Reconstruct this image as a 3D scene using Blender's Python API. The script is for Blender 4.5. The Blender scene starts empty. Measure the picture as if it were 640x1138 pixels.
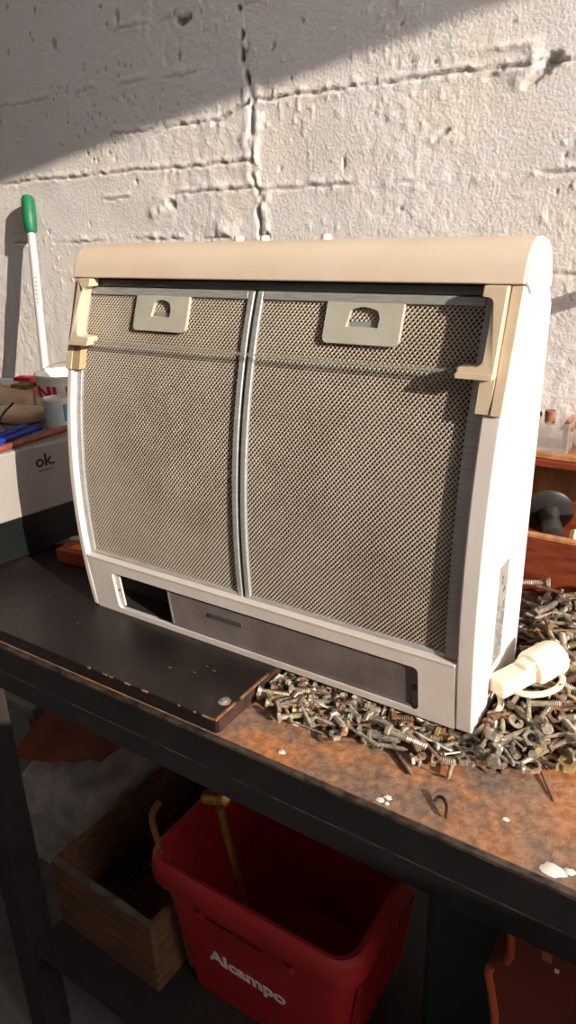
import bpy, bmesh, math, random
import numpy as np
from mathutils import Vector, Matrix, Euler
from mathutils.geometry import tessellate_polygon
random.seed(7)
sc = bpy.context.scene
COL = sc.collection

# ------------------------------------------------------------ camera
F_PX, PITCH, YAW, ROLL, CAM_H = 794.217, math.radians(21.468), math.radians(33.525), math.radians(-1.537), .52685
cam = bpy.data.cameras.new('camera'); cam_o = bpy.data.objects.new('camera', cam); COL.objects.link(cam_o)
cam.sensor_fit = 'VERTICAL'; cam.sensor_height = 36.0; cam.lens = 36.0 * F_PX / 1138.0
cam.clip_start = .02; cam.clip_end = 100
fw = Vector((-math.sin(YAW)*math.cos(PITCH), math.cos(YAW)*math.cos(PITCH), -math.sin(PITCH)))
r0 = Vector((math.cos(YAW), math.sin(YAW), 0)); u0 = r0.cross(fw)
rt = math.cos(ROLL)*r0 + math.sin(ROLL)*u0; up = -math.sin(ROLL)*r0 + math.cos(ROLL)*u0
cam_o.matrix_world = Matrix(((rt.x, up.x, -fw.x, 0), (rt.y, up.y, -fw.y, 0), (rt.z, up.z, -fw.z, CAM_H), (0, 0, 0, 1)))
sc.camera = cam_o

# ------------------------------------------------------------ world, sun, exposure
wd = bpy.data.worlds.new('world'); sc.world = wd; wd.use_nodes = True
wd.node_tree.nodes['Background'].inputs[0].default_value = (.90, .94, 1.0, 1)
wd.node_tree.nodes['Background'].inputs[1].default_value = 7.6
SUN = Vector((-1.9, .58, -.70)).normalized()
sl = bpy.data.lights.new('sun', 'SUN'); sl.energy = 6.9; sl.angle = math.radians(.25); sl.color = (1, .91, .79)
so = bpy.data.objects.new('sun', sl); COL.objects.link(so)
so.rotation_euler = SUN.to_track_quat('-Z', 'Y').to_euler(); so.location = (4, -2, 4)
sc.view_settings.view_transform = 'Standard'; sc.view_settings.look = 'None'
sc.view_settings.gamma = 1; sc.view_settings.use_curve_mapping = False
sc.view_settings.exposure = 0.0

# ------------------------------------------------------------ materials
def srgb(r, g, b):
    f = lambda c: (c/255/12.92) if c/255 <= .04045 else ((c/255+.055)/1.055)**2.4
    return (f(r), f(g), f(b), 1)
def mat(name, col, rough=.5, metal=0., col2=None, scale=30., bump=0., bscale=120., spec=.5, lo=.4, hi=.65, detail=4., stretch=None, coat=0.):
    m = bpy.data.materials.new(name); m.use_nodes = True
    nt = m.node_tree; b = nt.nodes['Principled BSDF']
    b.inputs['Base Color'].default_value = col; b.inputs['Roughness'].default_value = rough
    b.inputs['Metallic'].default_value = metal; b.inputs['Specular IOR Level'].default_value = spec
    b.inputs['Coat Weight'].default_value = coat
    tc = nt.nodes.new('ShaderNodeTexCoord'); vec = tc.outputs['Object']
    if stretch:
        mp = nt.nodes.new('ShaderNodeMapping'); mp.inputs['Scale'].default_value = stretch
        nt.links.new(vec, mp.inputs[0]); vec = mp.outputs[0]
    if col2:
        n = nt.nodes.new('ShaderNodeTexNoise'); n.inputs['Scale'].default_value = scale; n.inputs['Detail'].default_value = detail
        n.inputs['Roughness'].default_value = .62
        nt.links.new(vec, n.inputs['Vector'])
        rp = nt.nodes.new('ShaderNodeValToRGB'); rp.color_ramp.elements[0].position = lo; rp.color_ramp.elements[1].position = hi
        rp.color_ramp.elements[0].color = col; rp.color_ramp.elements[1].color = col2
        nt.links.new(n.outputs['Fac'], rp.inputs[0]); nt.links.new(rp.outputs[0], b.inputs['Base Color'])
    if bump:
        n2 = nt.nodes.new('ShaderNodeTexNoise'); n2.inputs['Scale'].default_value = bscale; n2.inputs['Detail'].default_value = 3
        nt.links.new(vec, n2.inputs['Vector'])
        bp = nt.nodes.new('ShaderNodeBump'); bp.inputs['Strength'].default_value = bump; bp.inputs['Distance'].default_value = .004
        nt.links.new(n2.outputs['Fac'], bp.inputs['Height']); nt.links.new(bp.outputs[0], b.inputs['Normal'])
    return m
M = {}
M['white'] = mat('white_enamel', srgb(212, 202, 194), .38, 0, srgb(204, 192, 182), 9)
M['sunlit_white'] = mat('sunlit_side_enamel', srgb(222, 214, 205), .5)  # hood enamel with sunlight put into the colour, lighter for the sunlit side
M['cream'] = mat('cream_plastic', srgb(224, 204, 182), .42, 0, srgb(219, 196, 171), 7)
M['beige'] = mat('beige_plastic', srgb(200, 181, 154), .45, 0, srgb(192, 170, 141), 12)
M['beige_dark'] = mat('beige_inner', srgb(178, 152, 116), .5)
M['alu'] = mat('brushed_aluminium', srgb(178, 178, 176), .42, .35, srgb(156, 154, 152), 40, stretch=(1, 1, 12))
M['alu_mesh'] = mat('greasy_aluminium_mesh', srgb(204, 191, 176), .5, .25, srgb(186, 170, 154), 10)
M['mesh_back'] = mat('filter_fleece', srgb(98, 88, 80), .9, 0, srgb(80, 70, 63), 30)
M['channel'] = mat('grey_channel', srgb(122, 118, 112), .5, .3)
M['latch'] = mat('grey_latch_plastic', srgb(184, 178, 166), .5, 0, srgb(176, 168, 156), 20)
M['latch_in'] = mat('latch_pocket', srgb(138, 138, 136), .5)
M['dark'] = mat('dark_interior', srgb(38, 32, 30), .8)
M['lens'] = mat('smoky_lens', srgb(108, 98, 94), .4, 0, srgb(92, 82, 78), 18)
M['lens_dark'] = mat('lens_emboss', srgb(78, 70, 68), .4)
M['black_dot'] = mat('black_plastic', srgb(22, 20, 20), .45)
M['sticker'] = mat('grey_sticker', srgb(150, 147, 142), .5, 0, srgb(128, 124, 120), 60)
M['ink'] = mat('ink', srgb(70, 66, 64), .6)
M['cord'] = mat('cream_cord', srgb(228, 214, 186), .45)
M['plug'] = mat('cream_plug', srgb(232, 220, 196), .42)
M['black_board'] = mat('black_painted_board', srgb(28, 21, 21), .42, 0, srgb(50, 38, 35), 16, bump=.15, bscale=70, lo=.5, hi=.8)
M['board_edge'] = mat('worn_board_edge', srgb(62, 36, 24), .7, 0, srgb(30, 20, 18), 60)
M['chip'] = mat('chipped_edge', srgb(150, 104, 66), .8, 0, srgb(90, 58, 38), 80)
M['black_steel'] = mat('black_steel', srgb(18, 17, 17), .45, 0, srgb(32, 29, 28), 25, bump=.12, bscale=60, lo=.5, hi=.8)
M['worn_edge'] = mat('worn_steel_edge', srgb(96, 82, 72), .45, .5, srgb(40, 34, 32), 50)
M['black_wood'] = mat('black_wood', srgb(30, 25, 23), .6, 0, srgb(48, 40, 36), 20)
M['leg_front'] = mat('worn_leg', srgb(58, 48, 42), .6, 0, srgb(40, 33, 30), 30)
M['splat'] = mat('white_paint', srgb(232, 226, 214), .6)
M['rustcurl'] = mat('rusty_iron', srgb(66, 40, 28), .7, .2)
M['concrete_floor'] = mat('concrete_floor', srgb(112, 108, 104), .85, 0, srgb(86, 82, 80), 6, bump=.3, bscale=40)
M['plain_wall'] = mat('plain_plaster', srgb(204, 200, 198), .9)
M['winframe'] = mat('window_frame_paint', srgb(150, 140, 128), .6)
M['zinc'] = mat('dull_zinc', srgb(180, 168, 150), .4, .3, srgb(138, 124, 108), 160)
M['steel'] = mat('grey_steel', srgb(152, 142, 128), .4, .35, srgb(106, 96, 84), 160)
M['rust'] = mat('rusty_steel', srgb(128, 94, 70), .65, .15, srgb(94, 66, 50), 160)
M['brass'] = mat('yellow_zinc', srgb(168, 142, 100), .45, .3, srgb(136, 112, 78), 160)
M['dirt'] = mat('dirt', srgb(84, 62, 46), .95, 0, srgb(56, 42, 34), 90, bump=.4, bscale=200)
M['appl'] = mat('pale_grey_enamel', srgb(158, 150, 144), .4, .15, srgb(150, 141, 134), 8)
M['appl_black'] = mat('black_glass', srgb(18, 20, 19), .3)
M['paper'] = mat('white_label_paper', srgb(236, 232, 228), .6)
M['red_ink'] = mat('red_ink', srgb(206, 28, 52), .55)
M['pail'] = mat('pail_plastic', srgb(226, 222, 216), .5)
M['blue_label'] = mat('pale_blue_label', srgb(176, 208, 218), .6, 0, srgb(224, 228, 226), 40)
M['teal'] = mat('teal_print', srgb(70, 140, 168), .6)
M['cloth'] = mat('beige_leather', srgb(224, 194, 166), .85, 0, srgb(206, 172, 142), 22, bump=.3, bscale=60)
M['blue'] = mat('blue_plastic', srgb(28, 44, 150), .35)
M['stick'] = mat('red_brown_wood', srgb(160, 84, 52), .6, 0, srgb(118, 54, 36), 30)
M['bristle'] = mat('olive_bristle', srgb(130, 110, 70), .8, 0, srgb(104, 86, 52), 120)
M['cream_wood'] = mat('cream_wood', srgb(220, 200, 166), .6, 0, srgb(196, 170, 134), 20)
M['green'] = mat('green_grip', srgb(22, 112, 70), .5, 0, srgb(16, 92, 58), 50)
M['pole'] = mat('white_pole', srgb(206, 202, 198), .35, .2)
M['redwood'] = mat('varnished_red_wood', srgb(142, 66, 38), .42, 0, srgb(104, 42, 26), 14, stretch=(1, 1, 5), bump=.1)
M['palewood'] = mat('pale_wood', srgb(196, 140, 92), .6, 0, srgb(168, 108, 66), 16, stretch=(4, 1, 1))
M['rubber'] = mat('black_rubber', srgb(36, 33, 33), .35, 0, srgb(50, 46, 44), 30)
M['cork'] = mat('brown_cork', srgb(150, 104, 76), .7, 0, srgb(120, 76, 54), 60)
M['crate'] = mat('old_crate_wood', srgb(112, 74, 44), .75, 0, srgb(70, 46, 30), 12, stretch=(1, 3, 8), bump=.2)
M['crate_edge'] = mat('grey_crate_edge', srgb(104, 92, 80), .8, 0, srgb(74, 62, 52), 30)
M['redplastic'] = mat('red_plastic', srgb(166, 32, 32), .45, 0, srgb(154, 27, 29), 10)
M['redplastic_dark'] = mat('red_plastic_deep', srgb(120, 16, 18), .5)
M['print_white'] = mat('white_print', srgb(226, 206, 200), .6)
M['gold'] = mat('brass_tube', srgb(206, 160, 92), .28, .9, srgb(170, 122, 64), 30)
M['tool'] = mat('dark_tool_steel', srgb(46, 42, 40), .5, .4, srgb(66, 52, 42), 40)
M['orange_plastic'] = mat('brown_orange_plastic', srgb(112, 42, 25), .45, 0, srgb(98, 35, 21), 12)
M['orange_edge'] = mat('orange_edge', srgb(168, 74, 40), .5)
M['tape'] = mat('tan_tape', srgb(158, 92, 48), .6)
M['dkgreen'] = mat('dark_green_plastic', srgb(20, 44, 36), .5)
M['bag'] = mat('milky_bag', srgb(176, 168, 162), .45, 0, srgb(140, 130, 126), 20, bump=.5, bscale=26)
M['redcloth'] = mat('brick_red_sheet', srgb(140, 66, 42), .8, 0, srgb(110, 48, 32), 12)
M['grey_metal'] = mat('grey_painted_metal', srgb(128, 130, 126), .5)
M['block'] = mat('brown_red_block', srgb(150, 66, 34), .5, 0, srgb(126, 50, 28), 30)
M['orange_lab'] = mat('orange_label', srgb(214, 116, 48), .5)
M['scraper'] = mat('dull_blade', srgb(130, 126, 122), .4, .6)

def see_through(name, tint, alpha):
    m = bpy.data.materials.new(name); m.use_nodes = True; nt = m.node_tree
    out = nt.nodes['Material Output']; nt.nodes.remove(nt.nodes['Principled BSDF'])
    d = nt.nodes.new('ShaderNodeBsdfDiffuse'); d.inputs['Color'].default_value = tint
    t = nt.nodes.new('ShaderNodeBsdfTransparent'); mx = nt.nodes.new('ShaderNodeMixShader'); mx.inputs[0].default_value = alpha
    nt.links.new(t.outputs[0], mx.inputs[1]); nt.links.new(d.outputs[0], mx.inputs[2]); nt.links.new(mx.outputs[0], out.inputs[0])
    return m
M['visor'] = see_through('clear_visor', srgb(232, 228, 216), 0.)
M['visor'].node_tree.nodes['Transparent BSDF'].inputs[0].default_value = (.992, .994, .982, 1)
M['visor_edge'] = see_through('visor_green_edge', srgb(150, 160, 136), .40)
M['clear'] = see_through('clear_box_plastic', srgb(224, 214, 206), .22)

# rusty worktop
def worktop_mat():
    m = mat('rusty_worktop', srgb(150, 100, 68), .75, 0, bump=.35, bscale=130)
    nt = m.node_tree; b = nt.nodes['Principled BSDF']; tc = nt.nodes.new('ShaderNodeTexCoord')
    def noise(s, d=6): 
        n = nt.nodes.new('ShaderNodeTexNoise'); n.inputs['Scale'].default_value = s; n.inputs['Detail'].default_value = d; n.inputs['Roughness'].default_value = .65
        nt.links.new(tc.outputs['Object'], n.inputs['Vector']); return n
    r1 = nt.nodes.new('ShaderNodeValToRGB'); e = r1.color_ramp.elements
    e[0].position = .34; e[0].color = srgb(116, 106, 100); e[1].position = .66; e[1].color = srgb(206, 134, 78)
    a = e.new(.46); a.color = srgb(152, 118, 94); a = e.new(.56); a.color = srgb(182, 126, 86)
    nt.links.new(noise(13, 8).outputs['Fac'], r1.inputs[0])
    r2 = nt.nodes.new('ShaderNodeValToRGB'); e = r2.color_ramp.elements
    e[0].position = .40; e[0].color = (.55, .5, .48, 1); e[1].position = .62; e[1].color = (1.1, 1.06, 1.02, 1)
    nt.links.new(noise(90, 5).outputs['Fac'], r2.inputs[0])
    mx = nt.nodes.new('ShaderNodeMix'); mx.data_type = 'RGBA'; mx.blend_type = 'MULTIPLY'; mx.inputs[0].default_value = .8
    nt.links.new(r1.outputs[0], mx.inputs[6]); nt.links.new(r2.outputs[0], mx.inputs[7]); nt.links.new(mx.outputs[2], b.inputs['Base Color'])
    return m
M['worktop'] = worktop_mat()

def wall_mat():
    m = mat('painted_concrete', srgb(218, 210, 200), .85, 0, bump=.35, bscale=170)
    nt = m.node_tree; b = nt.nodes['Principled BSDF']; tc = nt.nodes.new('ShaderNodeTexCoord')
    n = nt.nodes.new('ShaderNodeTexNoise'); n.inputs['Scale'].default_value = 7.6; n.inputs['Detail'].default_value = 6
    nt.links.new(tc.outputs['Object'], n.inputs['Vector'])
    r = nt.nodes.new('ShaderNodeValToRGB'); e = r.color_ramp.elements
    e[0].position = .38; e[0].color = srgb(228, 221, 217); e[1].position = .68; e[1].color = srgb(231, 220, 209)
    nt.links.new(n.outputs['Fac'], r.inputs[0])
    at = nt.nodes.new('ShaderNodeAttribute'); at.attribute_name = 'recess_tone'  # darker tone along the joints and in the pits
    mx = nt.nodes.new('ShaderNodeMix'); mx.data_type = 'RGBA'; mx.inputs[7].default_value = srgb(92, 78, 68)
    nt.links.new(at.outputs['Fac'], mx.inputs[0]); nt.links.new(r.outputs[0], mx.inputs[6])
    nt.links.new(mx.outputs[2], b.inputs['Base Color'])
    return m
M['wall'] = wall_mat()

# ------------------------------------------------------------ mesh helpers
ORG = {}
class MB:
    def __init__(s): s.v = []; s.f = []; s.mi = []
    def add(s, vs, fs, mi=0):
        o = len(s.v); s.v += [tuple(p) for p in vs]; s.f += [tuple(i+o for i in f) for f in fs]; s.mi += [mi]*len(fs); return s
    def box(s, x0, x1, y0, y1, z0, z1, mi=0, X=None):
        vs = [Vector((x, y, z)) for z in (z0, z1) for y in (y0, y1) for x in (x0, x1)]
        if X is not None: vs = [X @ p for p in vs]
        return s.add(vs, [(0, 2, 3, 1), (4, 5, 7, 6), (0, 1, 5, 4), (2, 6, 7, 3), (0, 4, 6, 2), (1, 3, 7, 5)], mi)
    def prism_x(s, prof, x0, x1, mi=0):            # prof: list of (y,z)
        n = len(prof); vs = [(x0, y, z) for y, z in prof] + [(x1, y, z) for y, z in prof]
        fs = [(i, (i+1) % n, n+(i+1) % n, n+i) for i in range(n)]
        fs += [tuple(range(n))[::-1], tuple(range(n, 2*n))]
        return s.add(vs, fs, mi)
    def tube(s, path, r, n=10, mi=0, caps=True):
        P_ = [Vector(p) for p in path]; R = r if isinstance(r, (list, tuple)) else [r]*len(P_)
        vs = []; prev = None
        for i, p in enumerate(P_):
            t = (P_[min(i+1, len(P_)-1)] - P_[max(i-1, 0)]).normalized()
            if prev is None:
                a = Vector((0, 0, 1)) if abs(t.z) < .9 else Vector((1, 0, 0)); prev = (a - a.dot(t)*t).normalized()
            else: prev = (prev - prev.dot(t)*t).normalized()
            b = t.cross(prev)
            vs += [p + R[i]*(math.cos(k*2*math.pi/n)*prev + math.sin(k*2*math.pi/n)*b) for k in range(n)]
        fs = [(i*n+k, i*n+(k+1) % n, (i+1)*n+(k+1) % n, (i+1)*n+k) for i in range(len(P_)-1) for k in range(n)]
        if caps: fs += [tuple(range(n))[::-1], tuple(range((len(P_)-1)*n, len(P_)*n))]
        return s.add(vs, fs, mi)
    def lathe(s, prof, X=None, n=24, mi=0):        # prof (r,z); closed with caps
        X = X or Matrix()
        vs = [X @ Vector((r*math.cos(2*math.pi*k/n), r*math.sin(2*math.pi*k/n), z)) for r, z in prof for k in range(n)]
        m_ = len(prof)
        fs = [(i*n+k, i*n+(k+1) % n, (i+1)*n+(k+1) % n, (i+1)*n+k) for i in range(m_-1) for k in range(n)]
        fs += [tuple(range(n))[::-1], tuple(range((m_-1)*n, m_*n))]
        return s.add(vs, fs, mi)
    def plate(s, outer, holes=(), off=0., th=.004, mi=0, fy=None, sub=0):   # xz outline on the curved hood front
        loops = [list(outer)] + [list(h) for h in holes]
        tris = tessellate_polygon([[Vector((x, z, 0)) for x, z in L] for L in loops])
        pts = [p for L in loops for p in L]; N = len(pts); fy = fy or PROF
        vs = [(x, fy(z)+off, z) for x, z in pts] + [(x, fy(z)+off+th, z) for x, z in pts]
        fs = []
        for t in tris:
            a, b, c = (Vector((pts[i][0], pts[i][1], 0)) for i in t)
            t = t if (b-a).cross(c-a).z > 0 else t[::-1]
            fs += [tuple(t), tuple(i+N for i in t[::-1])]
        o = 0
        for L in loops:
            n = len(L); fs += [(o+i, o+i+N, o+(i+1) % n+N, o+(i+1) % n) for i in range(n)]; o += n
        return s.add(vs, fs, mi)
    def slab(s, x0, x1, z0, z1, off, th, n=14, mi=0):   # curved slab following the hood front
        zs = [z0+(z1-z0)*i/n for i in range(n+1)]
        prof = [(PROF(z)+off, z) for z in zs] + [(PROF(z)+off+th, z) for z in zs[::-1]]
        k = len(prof); vs = [(x0, y, z) for y, z in prof] + [(x1, y, z) for y, z in prof]
        fs = [(i, (i+1) % k, k+(i+1) % k, k+i) for i in range(k)]
        for b in (0, k):
            for i in range(n):
                q = (b+i, b+i+1, b+k-2-i, b+k-1-i); fs.append(q if b else q[::-1])
        return s.add(vs, fs, mi)
    def build(s, name, mats, parent=None, smooth=False, bevel=0., org=None, recalc=True):
        if parent is not None: org = ORG[parent]
        elif org is None:
            a = np.array(s.v); org = Vector(((a[:, 0].min()+a[:, 0].max())/2, (a[:, 1].min()+a[:, 1].max())/2, a[:, 2].min()))
        org = Vector(org)
        me = bpy.data.meshes.new(name); me.from_pydata([tuple(Vector(p)-org) for p in s.v], [], s.f)
        if not isinstance(mats, (list, tuple)): mats = [mats]
        for m in mats: me.materials.append(M[m])
        if len(mats) > 1: me.polygons.foreach_set('material_index', s.mi)
        if recalc:
            bm = bmesh.new(); bm.from_mesh(me); bmesh.ops.recalc_face_normals(bm, faces=bm.faces); bm.to_mesh(me); bm.free()
        if smooth:
            me.polygons.foreach_set('use_smooth', [True]*len(me.polygons)); me.set_sharp_from_angle(angle=math.radians(42))
        o = bpy.data.objects.new(name, me); COL.objects.link(o); ORG[o] = org
        if parent is not None: o.parent = parent
        else: o.location = org
        if bevel:
            b = o.modifiers.new('bevel', 'BEVEL'); b.width = bevel; b.segments = 3; b.limit_method = 'ANGLE'; b.angle_limit = math.radians(40); b.harden_normals = True
            me.polygons.foreach_set('use_smooth', [True]*len(me.polygons)); me.set_sharp_from_angle(angle=math.radians(60))
        return o
def tag(o, label, cat=None, group=None, kind=None):
    if label: o['label'] = label
    if cat: o['category'] = cat
    if group: o['group'] = group
    if kind: o['kind'] = kind
    return o
def thing(name, loc, label, cat, group=None, kind=None):
    o = bpy.data.objects.new(name, None); COL.objects.link(o); o.location = loc; ORG[o] = Vector(loc); o.empty_display_size = .05
    return tag(o, label, cat, group, kind)
def frame_to(p, q):                                    # matrix with local z from p to q, origin p
    z = (Vector(q)-Vector(p)).normalized(); return Matrix.Translation(p) @ z.to_track_quat('Z', 'Y').to_matrix().to_4x4()
def rrect(x0, x1, z0, z1, r, n=5, corners=(1, 1, 1, 1)):
    pts = []
    for (cx_, cz_, a0, use) in ((x1-r, z0+r, -90, corners[0]), (x1-r, z1-r, 0, corners[1]), (x0+r, z1-r, 90, corners[2]), (x0+r, z0+r, 180, corners[3])):
        if use: pts += [(cx_+r*math.cos(math.radians(a0+90*i/n)), cz_+r*math.sin(math.radians(a0+90*i/n))) for i in range(n+1)]
        else:
            sx = 1 if a0 in (-90, 0) else -1; sz = -1 if a0 in (-90, 180) else 1
            pts.append((cx_+sx*r, cz_+sz*r))
    return pts
def text_mb(body, size, depth, offset=0., shear=0.):   # text as verts/faces in local xy, thickness along z
    cu = bpy.data.curves.new('txt', 'FONT'); cu.body = body; cu.size = size; cu.extrude = depth; cu.offset = offset; cu.shear = shear
    cu.resolution_u = 3
    ob = bpy.data.objects.new('txt', cu); COL.objects.link(ob); bpy.context.view_layer.update()
    me = ob.to_mesh(); vs = [v.co.copy() for v in me.vertices]; fs = [tuple(p.vertices) for p in me.polygons]
    ob.to_mesh_clear(); bpy.data.objects.remove(ob); bpy.data.curves.remove(cu)
    return vs, fs

# ------------------------------------------------------------ the room
BENCH_Z = -.02; FLOOR_Z = -1.0; WALL_Y = 1.3; CEIL_Z = 2.80
def vnoise(x, z, s, seed):
    r = np.random.RandomState(seed).rand(128, 128); u = x*s+40.3; w = z*s+40.7
    i = np.floor(u).astype(int); j = np.floor(w).astype(int); a = u-i; b = w-j; a = a*a*(3-2*a); b = b*b*(3-2*b)
    g = lambda p, q: r[p % 128, q % 128]
    return (g(i, j)*(1-a)+g(i+1, j)*a)*(1-b)+(g(i, j+1)*(1-a)+g(i+1, j+1)*a)*b
def build_wall():
    xs = np.concatenate([np.linspace(-3.4, -1.95, 26)[:-1], np.arange(-1.95, .05, .0033), np.linspace(.05, 5.35, 70)])
    zs = np.concatenate([np.linspace(FLOOR_Z, -.02, 12)[:-1], np.arange(-.02, 1.16, .0033), np.linspace(1.165, CEIL_Z, 24)])
    X, Z = np.meshgrid(xs, zs); D = np.zeros_like(X); G = np.zeros_like(X)    # D > 0 stands out from the wall
    D += .0040*(vnoise(X, Z, 5, 1)-.5) + .0016*(vnoise(X, Z, 16, 2)-.5)
    rough = np.clip(vnoise(X, Z, 4, 9)*1.7-.35, .12, 1)
    D += rough*(  .0013*(vnoise(X, Z*.8, 55, 3)-.5) + .0011*(vnoise(X, Z, 120, 4)-.5))
    blobs = np.clip(vnoise(X, Z, 95, 5)-.76, 0, 1)*.009*np.clip(vnoise(X, Z, 7, 6)*2-.5, 0, 1); D += blobs
    def hline(z0, xa, xb, depth, width, seed, lip=.003, brk=.25):
        w = z0 + .006*(vnoise(X, X*0, 9, seed)-.5) + .006*(vnoise(X, X*0, 60, seed+1)-.5) + .003*(vnoise(X, X*0, 150, seed+5)-.5); width = width*(.45+.6*vnoise(X, X*0, 45, seed+6))
        on = ((X > xa) & (X < xb))*np.clip((vnoise(X, X*0, 14, seed+2)-brk)*4, 0, 1)
        d = Z-w; g = np.exp(-(d/width)**2)
        lip_ = np.exp(-((d-.007)/.006)**2)*lip*vnoise(X, Z, 60, seed+3)
        return on*(-depth*.6*g + lip_) + ((X > xa) & (X < xb))*lip*.5*np.exp(-((d+.004)/.010)**2)*vnoise(X, Z, 90, seed+4), on*g
    VX = np.interp(Z, [.3, .52, .607, .63, .658, .70, .76, .80, .93, 1.3], [-.905, -.910, -.913, -.925, -.931, -.925, -.922, -.928, -.927, -.93])
    left = X < VX
    for (z0, xa, xb, dp, w, sd, side) in ((.763, -9, 9, .009, .0030, 11, 0), (.604, -9, 9, .006, .0032, 21, 0), (.450, -9, 9, .008, .004, 31, 0), (.30, -9, 9, .005, .004, 35, 0),
                                    (.658, -9, 9, .007, .0032, 41, 1), (.607, -1.36, 9, .006, .0028, 51, 1), (.515, -9, 9, .006, .004, 61, 1), (.738, -1.30, -1.0, .007, .0028, 71, 1),
                                    (.83, -1.7, -1.05, .0035, .003, 81, 1), (.93, -1.30, -1.1, .0045, .003, 83, 1), (.925, -9, 9, .003, .003, 91, 0), (1.08, -9, 9, .004, .003, 95, 0)):
        m, g = hline(z0, xa, xb, dp, w, sd, brk=.12 if dp > .006 else .35); msk = (left if side else ~left); D += np.where(msk, m, 0); G += np.where(msk, g*.35, 0)
    # slanted joint up to the corner of the pour
    m = np.exp(-((Z-(.737+.32*(X+1.01)))/.0032)**2)*((X > -1.02) & (X < -.925)); D -= .009*m; G += .4*m
    dv = X-VX-.010*(vnoise(Z*0, Z, 28, 101)-.5)-.006*(vnoise(Z*0, Z, 90, 105)-.5)-.003*(vnoise(X, Z, 150, 106)-.5)
    vo = np.interp(Z, [.5, .62, .66, .76, .79, .82, .95], [1, 1, .7, .9, .25, .25, .25])
    g = np.exp(-(dv/(.002+.003*vnoise(Z*0, Z, 40, 107)))**2)*vo*np.clip(vnoise(X*0, Z, 45, 102)*2.6-.5, 0, 1); D -= .007*g; G += .55*g
    D += .006*np.exp(-((dv-.012)/.011)**2)*(Z > .5)*(Z < .79)*vnoise(X, Z, 70, 103)
    D += .004*np.exp(-((dv+.016)/.010)**2)*(Z > .62)*(Z < .79)*vnoise(X, Z, 70, 104)
    D += np.where(left, .0015, 0)
    def pit(x, z, rx, rz, d, gr=.6, ang=0., sd=0):
        ca, sa = math.cos(ang), math.sin(ang); u = (X-x)*ca+(Z-z)*sa; w = -(X-x)*sa+(Z-z)*ca
        e = np.sqrt((u/rx)**2+(w/rz)**2)+.9*(vnoise(X, Z, 90, 200+sd)-.5); k = np.clip(1.15-e, 0, 1)**.6
        return -d*k, gr*np.clip(k*1.4, 0, 1)
    pits = [(-1.076, .921, .018, .008, .010, .8, 0), (-.937, .845, .005, .013, .010, .95, 0), (-.928, .807, .005, .014, .010, .95, .2), (-.935, .875, .005, .008, .008, .9, 0), (-.94, .92, .008, .006, .008, .9, 0),
            (-1.46, .93, .008, .014, .007, .5, .2), (-1.258, .951, .006, .014, .006, .5, 0), (-.354, .757, .012, .016, .016, .5, -.5), (-.372, .742, .022, .007, .012, .45, .6),
            (-.446, .752, .016, .005, .010, .6, .3), (-1.145, .588, .012, .008, .010, .4, -.4), (-.526, .673, .014, .004, .007, .25, .5), (-.90, .515, .010, .012, .010, .6, 0), (-.715, .644, .003, .014, .006, .35, 0)]
    rr = random.Random(5)
    for k in range(46): pits.append((rr.gauss(-1.36, .10), rr.gauss(.785, .05), rr.uniform(.002, .005), rr.uniform(.002, .006), .004, .4, rr.uniform(0, 1)))
    for k in range(60): pits.append((rr.uniform(-1.7, -.3), rr.uniform(.78, 1.05), rr.uniform(.002, .005), rr.uniform(.002, .007), .004, .5, rr.uniform(0, 1)))
    for k in range(34): pits.append((rr.uniform(-1.7, -.25), rr.uniform(.3, .75), rr.uniform(.002, .005), rr.uniform(.002, .006), .004, .12, rr.uniform(0, 1)))
    for i, p in enumerate(pits):
        d, g_ = pit(p[0], p[1], p[2], p[3], p[4], p[5], p[6], i); D += d*.7; G = np.maximum(G, g_)
    def lump(x, z, rx, rz, h, sd): return h*.45*np.exp(-((X-x)/rx)**2-((Z-z)/rz)**2)*(.4+1.2*vnoise(X, Z, 70, sd))
    for (x, z, rx, rz, h, sd) in ((-.385, .768, .014, .022, .009, 301), (-.40, .745, .02, .014, .008, 302), (-1.17, .588, .03, .016, .010, 303), (-1.20, .572, .02, .012, .008, 304), (-.53, .668, .02, .008, .008, 305),
                                 (-1.0, .53, .03, .02, .009, 306), (-.89, .59, .02, .02, .006, 307), (-.42, .79, .04, .005, .006, 308), (-1.02, .62, .02, .008, .006, 309)):
        D += lump(x, z, rx, rz, h, sd)
    ny, nx = X.shape; Y = WALL_Y - D
    V = np.stack([X, Y, Z], -1).reshape(-1, 3).astype(np.float32)
    I = np.arange(ny*nx).reshape(ny, nx); Q = np.stack([I[:-1, :-1], I[:-1, 1:], I[1:, 1:], I[1:, :-1]], -1).reshape(-1, 4)
    me = bpy.data.meshes.new('wall_back'); me.vertices.add(len(V)); me.vertices.foreach_set('co', V.ravel())
    me.loops.add(Q.size); me.loops.foreach_set('vertex_index', Q.ravel().astype(np.int32))
    me.polygons.add(len(Q)); me.polygons.foreach_set('loop_start', np.arange(0, Q.size, 4, dtype=np.int32)); me.polygons.foreach_set('loop_total', np.full(len(Q), 4, np.int32))
    me.polygons.foreach_set('use_smooth', [True]*len(Q)); me.update()
    at = me.attributes.new('recess_tone', 'FLOAT', 'POINT'); at.data.foreach_set('value', np.clip(G, 0, 1).ravel().astype(np.float32))
    me.materials.append(M['wall']); o = bpy.data.objects.new('wall_back', me); COL.objects.link(o); o['kind'] = 'structure'
build_wall()
tag(MB().box(-3.4, 5.35, -2.0, WALL_Y+.02, FLOOR_Z-.1, FLOOR_Z).build('floor', 'concrete_floor'), None, kind='structure')
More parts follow.
